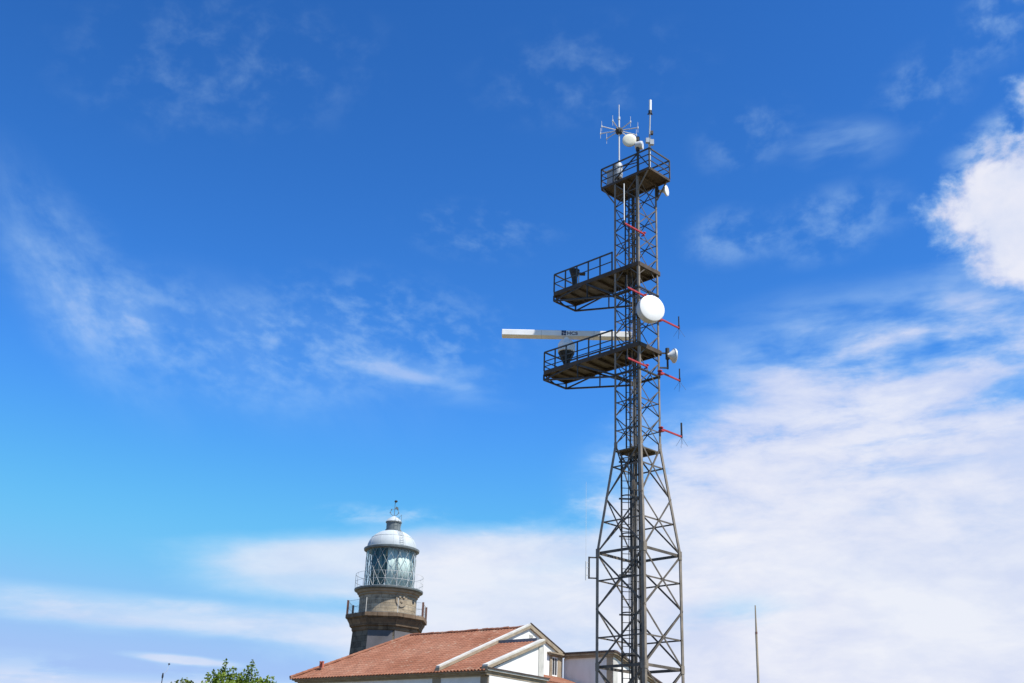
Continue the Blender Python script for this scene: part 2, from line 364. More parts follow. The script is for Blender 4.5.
# sky tone
sr = nt.nodes.new('ShaderNodeSeparateColor'); nt.links.new(sky.outputs[0], sr.inputs[0])
cc = nt.nodes.new('ShaderNodeCombineColor')
for k_, (gain, pw, top) in enumerate(((1.55, 1.84, 2.6), (2.04, 1.62, 3.8), (2.38, 1.55, 6.3))):      # a deeper, more contrasty blue, as a polarised sky has
    v_ = mt('MULTIPLY', mt('POWER', mt('MULTIPLY', sr.outputs[k_], .1), pw), gain*10)
    nt.links.new(mt('SMOOTH_MIN', v_, top, 1.5), cc.inputs[k_])
gm = cc
# cloud tone: lavender where thin or shaded, near white where thick
cr = nt.nodes.new('ShaderNodeValToRGB'); nt.links.new(mt('ADD', mt('MULTIPLY', n_big, .5), mt('MULTIPLY', n_lump, .5)), cr.inputs[0])
cr.color_ramp.elements[0].position = .40; cr.color_ramp.elements[0].color = (.655, .70, .87, 1)
cr.color_ramp.elements[1].position = .60; cr.color_ramp.elements[1].color = (.83, .842, .912, 1)
cum = mt('MULTIPLY', sstep(el, 21, 25), sstep(az, 18, 24))
cw = nt.nodes.new('ShaderNodeMixRGB'); nt.links.new(cum, cw.inputs[0]); nt.links.new(cr.outputs[0], cw.inputs[1]); cq = nt.nodes.new('ShaderNodeValToRGB'); nt.links.new(n_puff, cq.inputs[0])
cq.color_ramp.elements[0].position = .35; cq.color_ramp.elements[0].color = (.68, .73, .88, 1)
cq.color_ramp.elements[1].position = .58; cq.color_ramp.elements[1].color = (.80, .81, .90, 1)
nt.links.new(cq.outputs[0], cw.inputs[2])
ct = nt.nodes.new('ShaderNodeMixRGB'); nt.links.new(sstep(dens, .12, .75), ct.inputs[0]); ct.inputs[1].default_value = (.50, .74, .95, 1); nt.links.new(cw.outputs[0], ct.inputs[2])      # thin cloud lets the blue through
cs = nt.nodes.new('ShaderNodeMixRGB'); cs.blend_type = 'MULTIPLY'; cs.inputs[0].default_value = 1; cs.inputs[2].default_value = (7.2, 7.2, 7.2, 1)
cs.use_clamp = False; nt.links.new(ct.outputs[0], cs.inputs[1])
fin = nt.nodes.new('ShaderNodeMixRGB'); nt.links.new(dens, fin.inputs[0]); nt.links.new(gm.outputs[0], fin.inputs[1]); nt.links.new(cs.outputs[0], fin.inputs[2])
nt.links.new(fin.outputs[0], bg.inputs[0])

vs = scene.view_settings; vs.view_transform = 'Standard'; vs.look = 'None'; vs.exposure = .55; vs.gamma = 1; vs.use_curve_mapping = False

# ------------------------------------------------------------------ ground
g = MB(); G = 24
def gs(t): return math.copysign(abs(t)**3, t)*9000
pts = [[(gs(-1+2*i/G), gs(-1+2*j/G), 0) for i in range(G+1)] for j in range(G+1)]
g.add([p for r_ in pts for p in r_], [(j*(G+1)+i, j*(G+1)+i+1, (j+1)*(G+1)+i+1, (j+1)*(G+1)+i) for j in range(G) for i in range(G)])
tag(g.build('ground', groundm), kind='structure')

# ================================================================== LATTICE TOWER
TY = -.7957; TC = Vector((5.3754, 45, 0)); S1 = 1.3732; S2 = 2.42; H = S1/2
rotT = Matrix.Rotation(TY, 4, 'Z')
def P(A, B, z):                    # tower-local point: A metres outwards along the platforms, B metres to the back, from the near leg
    return Vector((H - A, -H + B, z))
def Wp(A, B, z): return TC + rotT @ P(A, B, z)
tower = thing('lattice_tower', 'tall square lattice steel telecom tower with two side platforms and a railed top deck', 'tower', TC, TY)
LV = [(0, S2), (2.17, S2), (4.38, S2), (6.58, S2), (8.79, S2), (10.99, S2), (13.25, (S1+S2)/2), (15.52, S1)] + [(15.52 + 1.24*k, S1) for k in range(1, 11)]
TOP = 27.95
def width(z):
    if z <= 10.99: return S2
    if z >= 15.52: return S1
    return S2 + (S1-S2)*(z-10.99)/(15.52-10.99)
def corner(sx, sy, z): s = width(z)/2; return Vector((sx*s, sy*s, z))
# legs: angle sections
for sx, sy in ((1,-1),(-1,-1),(1,1),(-1,1)):
    m = MB()
    for z0, z1, wd in ((0, 10.99, .135), (10.99, 15.52, .125), (15.52, TOP, .10)):
        p, q = corner(sx, sy, z0), corner(sx, sy, z1); t = .016
        for fx in (0, 1):
            d = Vector((-sx, 0, 0)) if fx else Vector((0, -sy, 0)); n = Vector((0, -sy, 0)) if fx else Vector((-sx, 0, 0))
            o0 = n*0 ; a0 = d*(t if fx else 0)
            vs_ = []
            for c in (p, q):
                vs_ += [c + a0, c + d*wd, c + d*wd + n*t, c + a0 + n*t]
            m.add(vs_, [(3,2,1,0),(4,5,6,7),(0,1,5,4),(1,2,6,5),(2,3,7,6),(3,0,4,7)])
    for z, gw, gh in ((10.99, .20, .34), (6.58, .20, .30), (15.5, .17, .26), (2.17, .2, .3)):     # gusset plates
        c = corner(sx, sy, z)
        m.box(c.x + sx*.002, c.x + sx*.016, c.y - sy*.0, c.y - sy*gw, z - gh/2, z + gh/2)
        m.box(c.x, c.x - sx*gw, c.y + sy*.002, c.y + sy*.016, z - gh/2, z + gh/2)
    m.box(corner(sx, sy, 0).x - .25, corner(sx, sy, 0).x + .25, corner(sx, sy, 0).y - .25, corner(sx, sy, 0).y + .25, -.1, .12)
    m.build('leg', legm, tower)
# bracing
faces = [((1,-1),(-1,-1)), ((1,-1),(1,1)), ((1,1),(-1,1)), ((-1,-1),(-1,1))]
for i in range(len(LV)-1):
    z0, z1 = LV[i][0], LV[i+1][0]; low = z1 <= 15.6
    bw, bt = (.074, .02) if z1 < 11 else ((.066, .018) if low else (.045, .014))
    for A_, B_ in faces:
        nrm = Vector((A_[0]+B_[0], A_[1]+B_[1], 0)).normalized()
        m = MB(); ins = nrm*(-.02)
        m.bar(corner(*A_, z0)+ins, corner(*B_, z1)+ins, bt, bw, side=nrm)
        ins2 = nrm*(-.045)
        m.bar(corner(*B_, z0)+ins2, corner(*A_, z1)+ins2, bt, bw, side=nrm)
        m.build('cross_brace', brace, tower)
        zm = (z0+z1)/2
        if low:   # the crossing of a tapering panel sits a little higher
            s0, s1_ = width(z0), width(z1); zm = z0 + (z1-z0)*s0/(s0+s1_)
        m = MB(); ins3 = nrm*(-.075)
        m.bar(corner(*A_, zm)+ins3, corner(*B_, zm)+ins3, .016 if not low else .022, .045 if not low else .06, side=nrm)
        m.build('horizontal_strut', brace, tower)
        if abs(z0-10.99) < .01 or abs(z0-6.58) < .01 or abs(z0-2.17) < .01:
            m = MB(); m.bar(corner(*A_, z0)+ins3, corner(*B_, z0)+ins3, .03, .11, side=nrm); m.build('horizontal_strut', brace, tower)
# landing plate with a hatch
m = MB(); e = H-.02; zz = 15.22
for x0, x1, y0, y1 in ((-e, -.40, -e, e), (.05, e, -e, e), (-.40, .05, -e, -.35), (-.40, .05, .35, e)): m.box(x0, x1, y0, y1, zz, zz+.05)
for y in (-.35, .35): m.box(-e, e, y-.03, y+.03, zz-.09, zz-.002)
m.build('landing_plate', boardm, tower)
# ladder, inside the tower
inv = rotT.inverted()
def loc(x, y, z): v = inv @ Vector((x, y, 0)); return Vector((v.x, v.y, z))
def ladder():
    lx, ly = -.47, .0
    m = MB(); hw = .21
    for s in (-1, 1): m.bar(loc(lx+s*hw, ly, .3), loc(lx+s*hw, ly, 15.2), .05, .05)
    z = .5
    while z < 15.1: m.bar(loc(lx-hw, ly, z), loc(lx+hw, ly, z), .025, .025); z += .3
    lad = m.build('ladder', dsteel, tower)
    m = MB(); z = 2.4
    while z < 15:
        pts = [loc(lx + .27*math.sin(t)*1.0, ly - .32 + .34*math.cos(t), z) for t in [R(-140 + 280*k/12) + math.pi for k in range(13)]]
        for p_, q_ in zip(pts, pts[1:]): m.bar(p_, q_, .05, .012)
        m.bar(loc(lx-.32, ly, z), loc(lx+.32, ly, z), .06, .06)
        z += 1.55
    for t in (R(70), R(180), R(290)):
        m.bar(loc(lx + .27*math.sin(t), ly-.32+.34*math.cos(t), 2.3), loc(lx + .27*math.sin(t), ly-.32+.34*math.cos(t), 15), .035, .012)
    m.build('safety_cage', dsteel, lad)
ladder()
# upper ladder
m = MB()
for s in (-1, 1): m.bar(loc(-.30+s*.16, .12, 15.3), loc(-.30+s*.16, .12, 27.9), .045, .045)
z = 15.5
while z < 27.8: m.bar(loc(-.46, .12, z), loc(-.14, .12, z), .022, .022); z += .3
m.build('ladder', dsteel, tower)
# cable tray with its cables
m = MB(); tx, ty = -.16, -.06
for s in (-1, 1): m.bar(loc(tx+s*.17, ty, .2), loc(tx+s*.17, ty, 27.9), .04, .025)
z = .6
while z < 27.8: m.bar(loc(tx-.17, ty, z), loc(tx+.17, ty, z), .03, .05); z += .62
tray = m.build('cable_tray', dsteel, tower)
for k in range(6):
    x = tx - .13 + .048*k; top = [27.8, 21.5, 24.5, 27.8, 19.5, 23.8][k]
    pts = []; z = .3
    while z < top: pts.append(loc(x + rnd.uniform(-.012, .012), ty - .05 - rnd.uniform(0, .02), z)); z += .9
    MB().tube(pts, .012 + .005*(k % 3 == 0), 6).build('cable', cablel if k in (1, 2, 4) else cablem, tray, True)
MB().tube([loc(.06, -.02, z) for z in (.3, 9, 18, 27.8)], .036, 8).build('conduit', cablem, tray, True)
m = MB(); c_ = loc(-.5, -.12, 3.92); m.box(c_.x-.2, c_.x+.2, c_.y-.1, c_.y+.1, 3.75, 4.08); m.build('junction_box', blackp, tower, bevel=.01)

def rail_run(parent, pts, posts, ht=.9, r=.028, mid=(.5,), toe=0.):
    """hand rail along pts (deck level); posts are points"""
    m = MB()
    for p_, q_ in zip(pts, pts[1:]):
        zt = Vector((0, 0, ht)); m.bar(p_+zt, q_+zt, .06, .05)
        for f_ in mid: zt = Vector((0, 0, ht*f_)); m.bar(p_+zt, q_+zt, .04, .03)
        if toe: m.bar(p_+Vector((0,0,toe)), q_+Vector((0,0,toe)), .035, .03)
    m.build('guard_rail', railm, parent)
    for p_ in posts: MB().bar(p_+Vector((0, 0, 0)), p_+Vector((0, 0, ht)), .05, .05).build('post', railm, parent)
def side_platform(z, Lp, PB, post_n, toe):
    th_ = .04
    m = MB()                                         # deck boards
    p0 = P(0, 0, 0); p1 = P(Lp, PB, 0)
    m.box(p0.x-.02, p1.x+.0, p0.y+.01, p1.y-.01, z-.05, z-.01)
    pl = m.build('platform', boardm, tower)
    m = MB(); zc = z-.10                             # channels round the edge and joists
    for B in (0, PB): m.bar(P(0, B, zc), P(Lp, B, zc), .19, .06)
    for A in (0, Lp): m.bar(P(A, .03, zc), P(A, PB-.03, zc), .185, .06)
    k = 1
    while k*.62 < Lp-.2:
        m.bar(P(k*.62, .03, z-.115), P(k*.62, PB-.03, z-.115), .12, .07); k += 1
    m.build('joist_frame', deckm, pl)
    m = MB(); zb = z-.44; leg = z-1.22
    for B in (0, PB):
        m.bar(P(Lp, B, zb), P(S1, B if B == 0 else S1, leg-.05), .07, .07)          # bottom chord back to the legs
        m.bar(P(Lp-2.0, B, z-.2), P(S1, B if B == 0 else S1, leg+.02), .08, .08)
        m.bar(P(Lp, B, zb), P(Lp, B, z-.19), .06, .06)
        m.bar(P(Lp, B, zb), P(Lp-1.75, B, z-.2), .055, .055)
        m.bar(P(S1+.02, B if B == 0 else S1, leg), P(0, B if B == 0 else S1, leg), .08, .08)
        zq = zb + (leg-.05-zb)*2.05/(Lp-S1); m.bar(P(Lp-2.05, B, z-.2), P(Lp-2.05, B, zq), .045, .045)
    m.bar(P(Lp, 0, zb), P(Lp, PB, zb), .07, .07)
    m.bar(P(Lp, 0, z-.19), P(Lp, PB/2, zb), .045, .045); m.bar(P(Lp, PB, z-.19), P(Lp, PB/2, zb), .045, .045)
    m.bar(P(S1, 0, leg), P(S1, S1, leg), .08, .08); m.bar(P(0, 0, leg), P(0, S1, leg), .06, .06)
    m.build('bracket_truss', dsteel, pl)
    pts = [P(1.47, 0, z), P(Lp, 0, z), P(Lp, PB, z), P(1.47, PB, z)]
    posts = [P(1.5 + (Lp-1.5)*i/post_n, B, z) for i in range(post_n+1) for B in (0.0, PB)]
    rail_run(pl, pts, posts, .9, toe=toe)
    return pl
side_platform(23.60, 5.0, 1.50, 5, 0)
side_platform(19.83, 5.52, 1.50, 6, .2)
# top deck
z = 28.06; a0, a1, PB = -.678, 2.14, 1.467
m = MB(); p0, p1 = P(a0, 0, 0), P(a1, PB, 0)
m.box(p0.x, p1.x, p0.y, p1.y, z-.04, z); td = m.build('top_deck', deckm, tower)
m = MB()
for B in (.0, PB): m.bar(P(a0, B, z-.07), P(a1, B, z-.07), .12, .06)
for A in (a0, 0, .7, S1, a1): m.bar(P(A, .03, z-.095), P(A, PB-.03, z-.095), .10, .06)
m.build('joist_frame', deckm, td)
cs_ = [P(a0, 0, z), P(a1, 0, z), P(a1, PB, z), P(a0, PB, z)]
rail_run(td, cs_ + [cs_[0]], cs_ + [P(0, 0, z), P(1.42, 0, z), P(.7, PB, z), P(1.42, PB, z)], .95, mid=(.36, .68))
m = MB(); m.bar(P(.05, 0, z+.9), P(1.35, 0, z+.08), .045, .045); m.bar(P(-.62, .0, z+.08), P(-.05, .0, z+.9), .04, .04)
m.bar(P(.05, .02, z+.5), P(1.4, .3, z+.9), .035, .035)
m.build('rail_brace', dsteel, td)
MB().tube([P(0, .03, z-.2), P(0, .03, z+1.62)], .06, 10).build('antenna_pole', dsteel, tower, True)
# knee braces under the overhanging deck
m = MB()
for B in (.02, S1): m.bar(P(a1-.1, B, z-.12), P(S1, B, z-1.1), .05, .05); m.bar(P(a0+.1, B, z-.12), P(0, B, z-.9), .05, .05)
m.build('knee_brace', steel, tower)

# ================================================================== ANTENNAS ON THE TOWER
# radar scanner on the lower platform
rad = thing('radar_scanner', 'long white radar scanner bar with navy lettering, on a flared pedestal on the lower platform', 'radar', Wp(4.72, .60, 19.83), 0)
BZ = 1.74
m = MB()
m.tube([(0, 0, 0), (0, 0, .75)], .11, 12); m.lathe([(.2, 0), (.2, .03)], 16)
m.build('stem', dsteel, rad, True)
m = MB(); m.lathe([(.11, .22), (.17, .45), (.34, .78), (.36, .86), (.02, .87)], 12)
for k in range(8):
    t = k*math.pi/4; d = Vector((math.cos(t), math.sin(t), 0)); m.prism([d*.1+Vector((0,0,.25)), d*.38+Vector((0,0,.84)), d*.1+Vector((0,0,.84))], Vector((-d.y, d.x, 0))*.02)
m.build('flared_support', dsteel, rad)
m = MB(); m.lathe([(.40, .87), (.42, .92), (.42, 1.22), (.30, 1.42), (.16, 1.46), (.16, BZ-.14)], 8, phase=R(22)); m.build('gearbox', whitep, rad, bevel=.015)
barrot = R(-2.2)
hub = Vector((0, 0, BZ))
def barbox(x0, x1, name, mat, ex=0):
    m = MB(); m.box(x0, x1, -.23-ex, .23+ex, BZ-.14-ex, BZ+.14+ex)
    o = m.build(name, mat, rad, bevel=.02); o.rotation_euler = (0, 0, barrot); return o
mid_ = barbox(-2.97, 2.97, 'antenna_bar', whitep)
m = MB()
for x in (-1.15, 1.25): m.box(x-.012, x+.012, -.234, .234, BZ-.144, BZ+.144)
o_ = m.build('joint_band', lgrey, rad); o_.rotation_euler = (0, 0, barrot)
# emblem and letters on the front of the housing
tc_ = bpy.data.curves.new('lettering', 'FONT'); tc_.body = 'HCS'; tc_.size = .27; tc_.extrude = .004; tc_.align_x = 'LEFT'; tc_.space_character = 1.05; tc_.offset = .008
to = bpy.data.objects.new('lettering', tc_); COL.objects.link(to)
bpy.context.view_layer.update()
me = bpy.data.meshes.new_from_object(to.evaluated_get(bpy.context.evaluated_depsgraph_get())); bpy.data.objects.remove(to); bpy.data.curves.remove(tc_)
lo = bpy.data.objects.new('lettering', me); COL.objects.link(lo); me.materials.append(navy); lo.parent = mid_
lo.rotation_euler = (R(90), 0, 0); lo.location = (.01, -.236, BZ-.075); lo.scale = (.94, .78, 1)
m = MB()
for x0, x1, z0, z1 in ((-.235, -.13, .02, .125), (-.12, -.03, -.02, .125), (-.235, -.15, -.115, .0), (-.13, -.03, -.115, -.04)): m.box(x0, x1, -.242, -.234, BZ+z0, BZ+z1)
m.build('emblem', navy, mid_)

# empty mount on the upper platform
mt_ = thing('empty_antenna_mount', 'dark flared steel mount with nothing on it, standing on the upper platform', 'antenna mount', Wp(4.15, .45, 23.6))
MB().tube([(0, 0, 0), (0, 0, .6)], .10, 12).build('stem', dsteel, mt_, True)
m = MB(); m.lathe([(.10, .35), (.13, .6), (.22, .92), (.25, .99), (.25, 1.02)], 12); m.box(.15, .50, -.14, .08, .80, .86); m.build('flared_head', dsteel, mt_)
MB().tube([(.2, -.05, .02), (.2, -.05, .8)], .03, 6).build('conduit', lgrey, mt_)

# radio direction finder on the top deck
df = thing('direction_finder_antenna', 'mast with eight radial arms carrying small vertical rods, on the left of the top deck', 'antenna', Wp(1.4, .4, 28.06))
MB().tube([(0, 0, 0), (0, 0, 1.2)], .05, 10).build('mast', lgrey, df, True)
MB().tube([(0, 0, 1.2), (0, 0, 2.85)], .035, 10).build('mast', lgrey, df, True)
m = MB(); m.lathe([(.05, 2.76), (.15, 2.80), (.17, 2.9), (.17, 3.02), (.10, 3.08), (.03, 3.1)], 14); m.lathe([(.06, 1.12), (.06, 1.3)], 10); m.build('hub', dsteel, df, True)
m = MB(); m.tube([(0, 0, 3.08), (0, 0, 3.6)], .04, 8); m.lathe([(.055, 3.55), (.055, 3.7)], 10); m.tube([(0, 0, 3.7), (0, 0, 4.38)], .022, 8); m.build('top_rod', lgrey, df, True)
for k in (20, 47, 125, 160, 200, 245, 300, 340):
    t = R(k); d = Vector((math.cos(t), math.sin(t), 0))
    arm = MB().tube([d*.12+Vector((0,0,2.95)), d*.9+Vector((0,0,2.95))], .025, 6).build('arm', lgrey, df, True)
    m = MB(); m.tube([d*.9+Vector((0,0,2.68)), d*.9+Vector((0,0,3.24))], .0095, 6); m.lathe([(.03, 0), (.03, .1)], 8, c=d*.9+Vector((0,0,2.9)))
    m.build('rod', lgrey, arm, True)

# cabinets on the top deck
cb_ = thing('equipment_cabinet', 'pale grey upright cabinet behind the left railing of the top deck', 'cabinet', Wp(1.82, .5, 28.06), TY)
MB().box(-.24, .24, -.22, .22, .06, .92).build('body', lgrey, cb_, bevel=.015)
m = MB(); m.box(-.2, .2, -.235, -.222, .12, .86); m.build('door', greyp, cb_)
m = MB(); m.box(-.26, .26, -.25, .25, .923, .96); m.build('roof_plate', lgrey, cb_)
m = MB()
for x in (-.2, .2): m.box(x-.03, x+.03, -.2, .2, 0, .058)
m.build('foot', dsteel, cb_)
cn = thing('equipment_canister', 'small grey rounded canister strapped at the foot of the radial antenna mast', 'canister', Wp(1.36, .28, 28.06))
MB().lathe([(.17, .3), (.2, .36), (.2, .98), (.16, 1.08), (.02, 1.12)], 16).build('body', greyp, cn, True)
m = MB(); m.lathe([(.215, .45), (.215, .50)], 16); m.lathe([(.215, .82), (.215, .87)], 16); m.build('strap', greyp, cn)
m = MB(); m.box(-.04, .04, -.04, .04, 0, .3); m.build('bracket', dsteel, cn)

# omni antenna on the near corner of the top deck
om = thing('omni_antenna', 'tall pole with a white rod tip and grey radio boxes, at the top deck corner', 'antenna', Wp(-.62, .07, 28.06))
MB().tube([(0, 0, 0), (.02, 0, 1.55)], .06, 10).build('pole', lgrey, om, True)
MB().tube([(.02, 0, 1.55), (.07, 0, 2.95)], .035, 8).build('pole', greyp, om, True)
m = MB(); m.tube([(.07, 0, 2.82), (.072, 0, 2.98)], .085, 10); m.bar((-.06, 0, 2.8), (.18, 0, 2.8), .04, .04); m.build('clamp', blackp, om)
MB().tube([(.075, 0, 2.98), (.085, 0, 3.55)], .062, 12).build('white_rod', whitep, om, True)
for x, zc, s_, mat in ((-.09, 1.30, .15, greyp), (.10, 1.22, .17, greyp), (.11, 1.72, .11, dsteel)):
    m = MB(); m.box(x-s_*.55, x+s_*.55, -.2, -.06, zc-s_*.8, zc+s_*.8); m.build('radio_box', mat, om, bevel=.012)

def dish(name, label, cat, center, nrm, rad_, depth, mats, cone=False, mount=None, group=None):
    """drum or cone shaped microwave dish whose front looks along nrm; the front centre stands at 'center'"""
    n = Vector(nrm).normalized(); t = thing(name, label, cat, center, 0, group)
    if cone: MB().lathe([(rad_*.22, -depth), (rad_*.34, -depth*.8), (rad_*.92, -depth*.22), (rad_, -depth*.14), (rad_, -.03)], 32, axis=n).build('reflector', mats[0], t, True)
    else: MB().lathe([(rad_*.5, -depth*1.12), (rad_*.98, -depth), (rad_, -depth*.95), (rad_, -.03)], 40, axis=n).build('shroud', mats[0], t, True)
    MB().lathe([(rad_*1.012, -.03), (rad_*1.012, -.012), (rad_*.97, 0), (rad_*.5, .02), (0.0, .026)], 40, axis=n).build('radome', mats[1], t, True)
    MB().lathe([(rad_*1.0, -.075), (rad_*1.03, -.07), (rad_*1.03, -.035), (rad_*1.0, -.031)], 40, axis=n).build('rim_band', lgrey, t, True)
    if mount is not None:
        m = MB(); b = n*(-depth*1.05); e_ = Vector(mount) - Vector(center)
        m.bar(b, e_, .07, .07); m.bar(b + Vector((0, 0, .25*rad_)), e_ + Vector((0, 0, .35*rad_)), .05, .05)
        m.lathe([(.09, -.25), (.09, .25)], 10, c=e_); m.build('mount', dsteel, t)
    return t
bd_c = Wp(-.78, -.005, 21.15)
dish('drum_dish', 'large round white drum dish bolted to the near leg, below the upper platform', 'dish antenna', bd_c + Vector((-.04, 0, -.02)), (math.sin(R(20)), -math.cos(R(20)), 0), .57, .40, (lgrey, whitep), False, Wp(0, -.05, 21.15))
cd_c = Wp(.247, -.252, 29.71)
dish('round_panel_antenna', 'flat cream disc antenna facing the viewer above the top deck railing', 'dish antenna', cd_c, (-.12, -1, 0), .315, .10, (creamp, creamp), False, Wp(0, .03, 29.62))
sd_c = Wp(-.10, .10, 29.46)
dish('small_drum_antenna', 'small white drum antenna on the pole end beside the cream disc', 'dish antenna', sd_c + Vector((.1, 0, 0)), (.93, -.37, 0), .20, .32, (lgrey, whitep), False, Wp(0, .03, 29.40))
dish('edge_on_dish', 'small tan and white dish seen edge-on, tucked under the right corner of the top deck', 'dish antenna', Wp(-.33, 1.71, 27.70), (.86, -.5, .0), .25, .22, (creamp, whitep), True, Wp(0, S1, 27.6))
cdn = dish('cone_dish', 'small white cone-backed dish on a dark standoff pole, right of the tower', 'dish antenna', Wp(-.46, 1.86, 19.60), (.97, .22, .06), .31, .36, (lgrey, whitep), True, Wp(-.236, 1.615, 19.68))
m = MB(); c0 = Vector(Wp(-.46, 1.86, 19.60)); f_ = lambda A, B, z: Wp(A, B, z) - c0
m.tube([f_(-.236, 1.615, 18.98), f_(-.236, 1.615, 19.95)], .045, 8)
m.bar(f_(0, S1, 19.03), f_(-.236, 1.615, 19.03), .06, .06); m.bar(f_(0, S1, 19.70), f_(-.236, 1.615, 19.70), .06, .06)
m.build('standoff_pole', dsteel, cdn)

# red outrigger arms
def outrigger(label, Bs, Be, z, A=0., rod=(.45, .028, None), tail=True, off=0.):
    t = thing('outrigger_antenna', label, 'antenna', Wp(A, Bs, z), TY, 'red outrigger arms on the tower')
    L = Be - Bs; s = 1 if L > 0 else -1
    ox = .075
    MB().bar((ox, -.0, 0), (ox, L, 0), .064, .064).build('arm', redp, t)
    m = MB(); m.box(-.06, ox+.06, -.06, .08*s+.06, -.10, -.04); m.box(-.06, ox+.06, -.06, .06, .042, .10); m.build('clamp', redp, t, bevel=.01)
    if rod:
        h_, r_, mat = rod; mat = mat or blackp
        m = MB(); m.tube([(ox, L, -.04), (ox, L, .12)], .045, 8); m.build('rod_base', blackp, t, True)
        MB().tube([(ox, L, .1), (ox, L, .1+h_)], r_, 8).build('rod', mat, t, True)
    if tail:
        m = MB()
        for k in range(4):
            q = R(45+90*k); m.tube([(ox, L, -.02), (ox + .25*math.cos(q), L+.25*math.sin(q), -.42)], .006, 5)
        m.build('ground_radial', dsteel, t)
    return t
outrigger('red outrigger arm with a long white rod hanging just below the top deck', .33, -1.05, 25.0, 0, (1.85, .021, whitep), False)
outrigger('red outrigger arm at the near leg just beneath the upper platform', .35, -.90, 22.0, 0, (.46, .022, None), False)
outrigger('red outrigger arm at the near leg just beneath the radar platform', .42, -.90, 18.78, 0, (.30, .022, None), False)
outrigger('red outrigger arm with black rod pointing right from behind the big white drum dish', S1-.05, 2.70, 21.28, 0)
outrigger('red outrigger arm with black rod pointing right, below the cone-backed dish', S1-.05, 2.66, 18.79, 0)
outrigger('lowest red outrigger arm with black rod, pointing right above the tapering part of the tower', S1-.05, 2.70, 16.26, 0, (.52, .04, None))

# tall pale whip held off the left leg
wh = thing('whip_antenna', 'thin pale whip antenna on a square bracket, left of the tapering lower tower', 'antenna', Wp(1.86, -.48, 9.98), TY)
def wl(A, B, z): return inv @ (Wp(A, B, z) - Wp(1.86, -.48, 9.98))
m = MB()
for z in (9.99, 10.81): m.bar(wl(1.86, -.48, z), wl(2.095, -.726, z), .05, .05)
m.bar(wl(2.09, -.722, 9.96), wl(2.09, -.722, 10.84), .05, .05); m.build('bracket', dsteel, wh)
m = MB(); m.tube([wl(2.175, -.81, 9.9), wl(2.175, -.81, 10.65)], .028, 8)
for z in (10.1, 10.4, 10.6): m.bar(wl(2.09, -.722, z), wl(2.175, -.81, z), .03, .03)
m.build('base_tube', lgrey, wh, True)
MB().tube([wl(2.175, -.81, 10.65), wl(2.19, -.825, 13.9)], .007, 6, .004).build('whip', lgrey, wh, True)

# ================================================================== HOUSE
HY = -.6426; K = Vector((-.642, 58, 0))
house = thing('lighthouse_house', 'white rendered house with a terracotta tile roof and stepped stone gables', 'house', K, HY)
# local frame: x = -u (towards the right-hand gable end), y = depth, z up
def roof_sheet(name, mat, parent, f, xr, y0, y1, zfun, pitch=.22, row=.38, amp=.02, thick=.10):
    """corrugated tile slope; xr(y) gives the two ends of the row at depth y; zfun(y) its height"""
    m = MB(); rows = max(2, int(round(abs(y1-y0)/row))); ns = 6
    grid = []
    for j in range(rows):
        for e_ in (0, 1):
            y = y0 + (y1-y0)*(j+e_)/rows; xa, xb = xr(y); zb = zfun(y); lift = .012*(1-e_)
            xa0, xb0 = f
            n = int((xb0-xa0)/pitch*ns)
            line = []
            for i in range(n+1):
                x = xa0 + (xb0-xa0)*i/n; xx = min(max(x, xa), xb)
                ph = (xx/pitch*2*math.pi)
                line.append((xx, y, zb + lift + amp*max(-.45, math.sin(ph))))
            grid.append(line)
    k = len(grid[0]); vs_ = [p for l in grid for p in l]
    fs = []
    for j in range(len(grid)-1):
        for i in range(k-1):
            q = (j*k+i, j*k+i+1, (j+1)*k+i+1, (j+1)*k+i)
            if abs(vs_[q[0]][0]-vs_[q[1]][0]) + abs(vs_[q[2]][0]-vs_[q[3]][0]) > 1e-6: fs.append(q)
    m.add(vs_, fs); return m.build(name, mat, parent)
U1 = -3.1; UW = U1-.12; UL = -13.95; RX = -12.26; RV = 8.0; ZE = 7.72; ZR = 11.02
def zmain(y): return ZE + (ZR-ZE)*y/RV
def hipx(y): return UL + (RX-UL)*y/RV
roof = roof_sheet('roof', tiles, house, (UL, U1), lambda y: (hipx(y), U1), -.05, RV, zmain)
# hip end (left) and the back slope
m = MB()
m.add([(UL, 0, ZE-.01), (RX, RV, ZR-.01), (UL, 16, ZE-.01)], [(0, 1, 2)])
m.add([(RX, RV, ZR-.01), (U1, RV, ZR-.01), (U1, 11.54, 9.80), (RX, 11.54, 9.80)], [(0, 1, 2, 3)])
m.add([(RX, RV, ZR-.01), (RX, 11.54, 9.80), (UL, 16, ZE-.01)], [(0, 1, 2)])
m.build('roof', tiles, house)
m = MB()                                             # ridge and hip tiles
pts = [Vector((U1-.05, RV, ZR+.02)), Vector((RX, RV, ZR+.02))]
n = 24
for i in range(n):
    p_, q_ = pts[0].lerp(pts[1], i/n), pts[0].lerp(pts[1], (i+1.06)/n); jz = Vector((0, rnd.uniform(-.02, .02), rnd.uniform(-.018, .018))); m.tube([p_+Vector((0,0,.015))+jz, q_+jz], .09 + rnd.uniform(-.006, .008), 8)
pts = [Vector((RX, RV, ZR+.02)), Vector((UL+.02, -.02, ZE+.06))]; n = 22
for i in range(n):
    p_, q_ = pts[0].lerp(pts[1], i/n), pts[0].lerp(pts[1], (i+1.06)/n); m.tube([p_, q_+Vector((0,0,.015))], .09, 8)
m.build('ridge_tiles', tiles, house)
# bell-cast eave tiles along the front
m = MB(); x = UL
while x < -.15:
    m.tube([(x+.11, -.12, ZE-.035), (x+.11, .35, ZE+.10)], .05, 7); x += .22
m.build('eave_tiles', tiles, house)
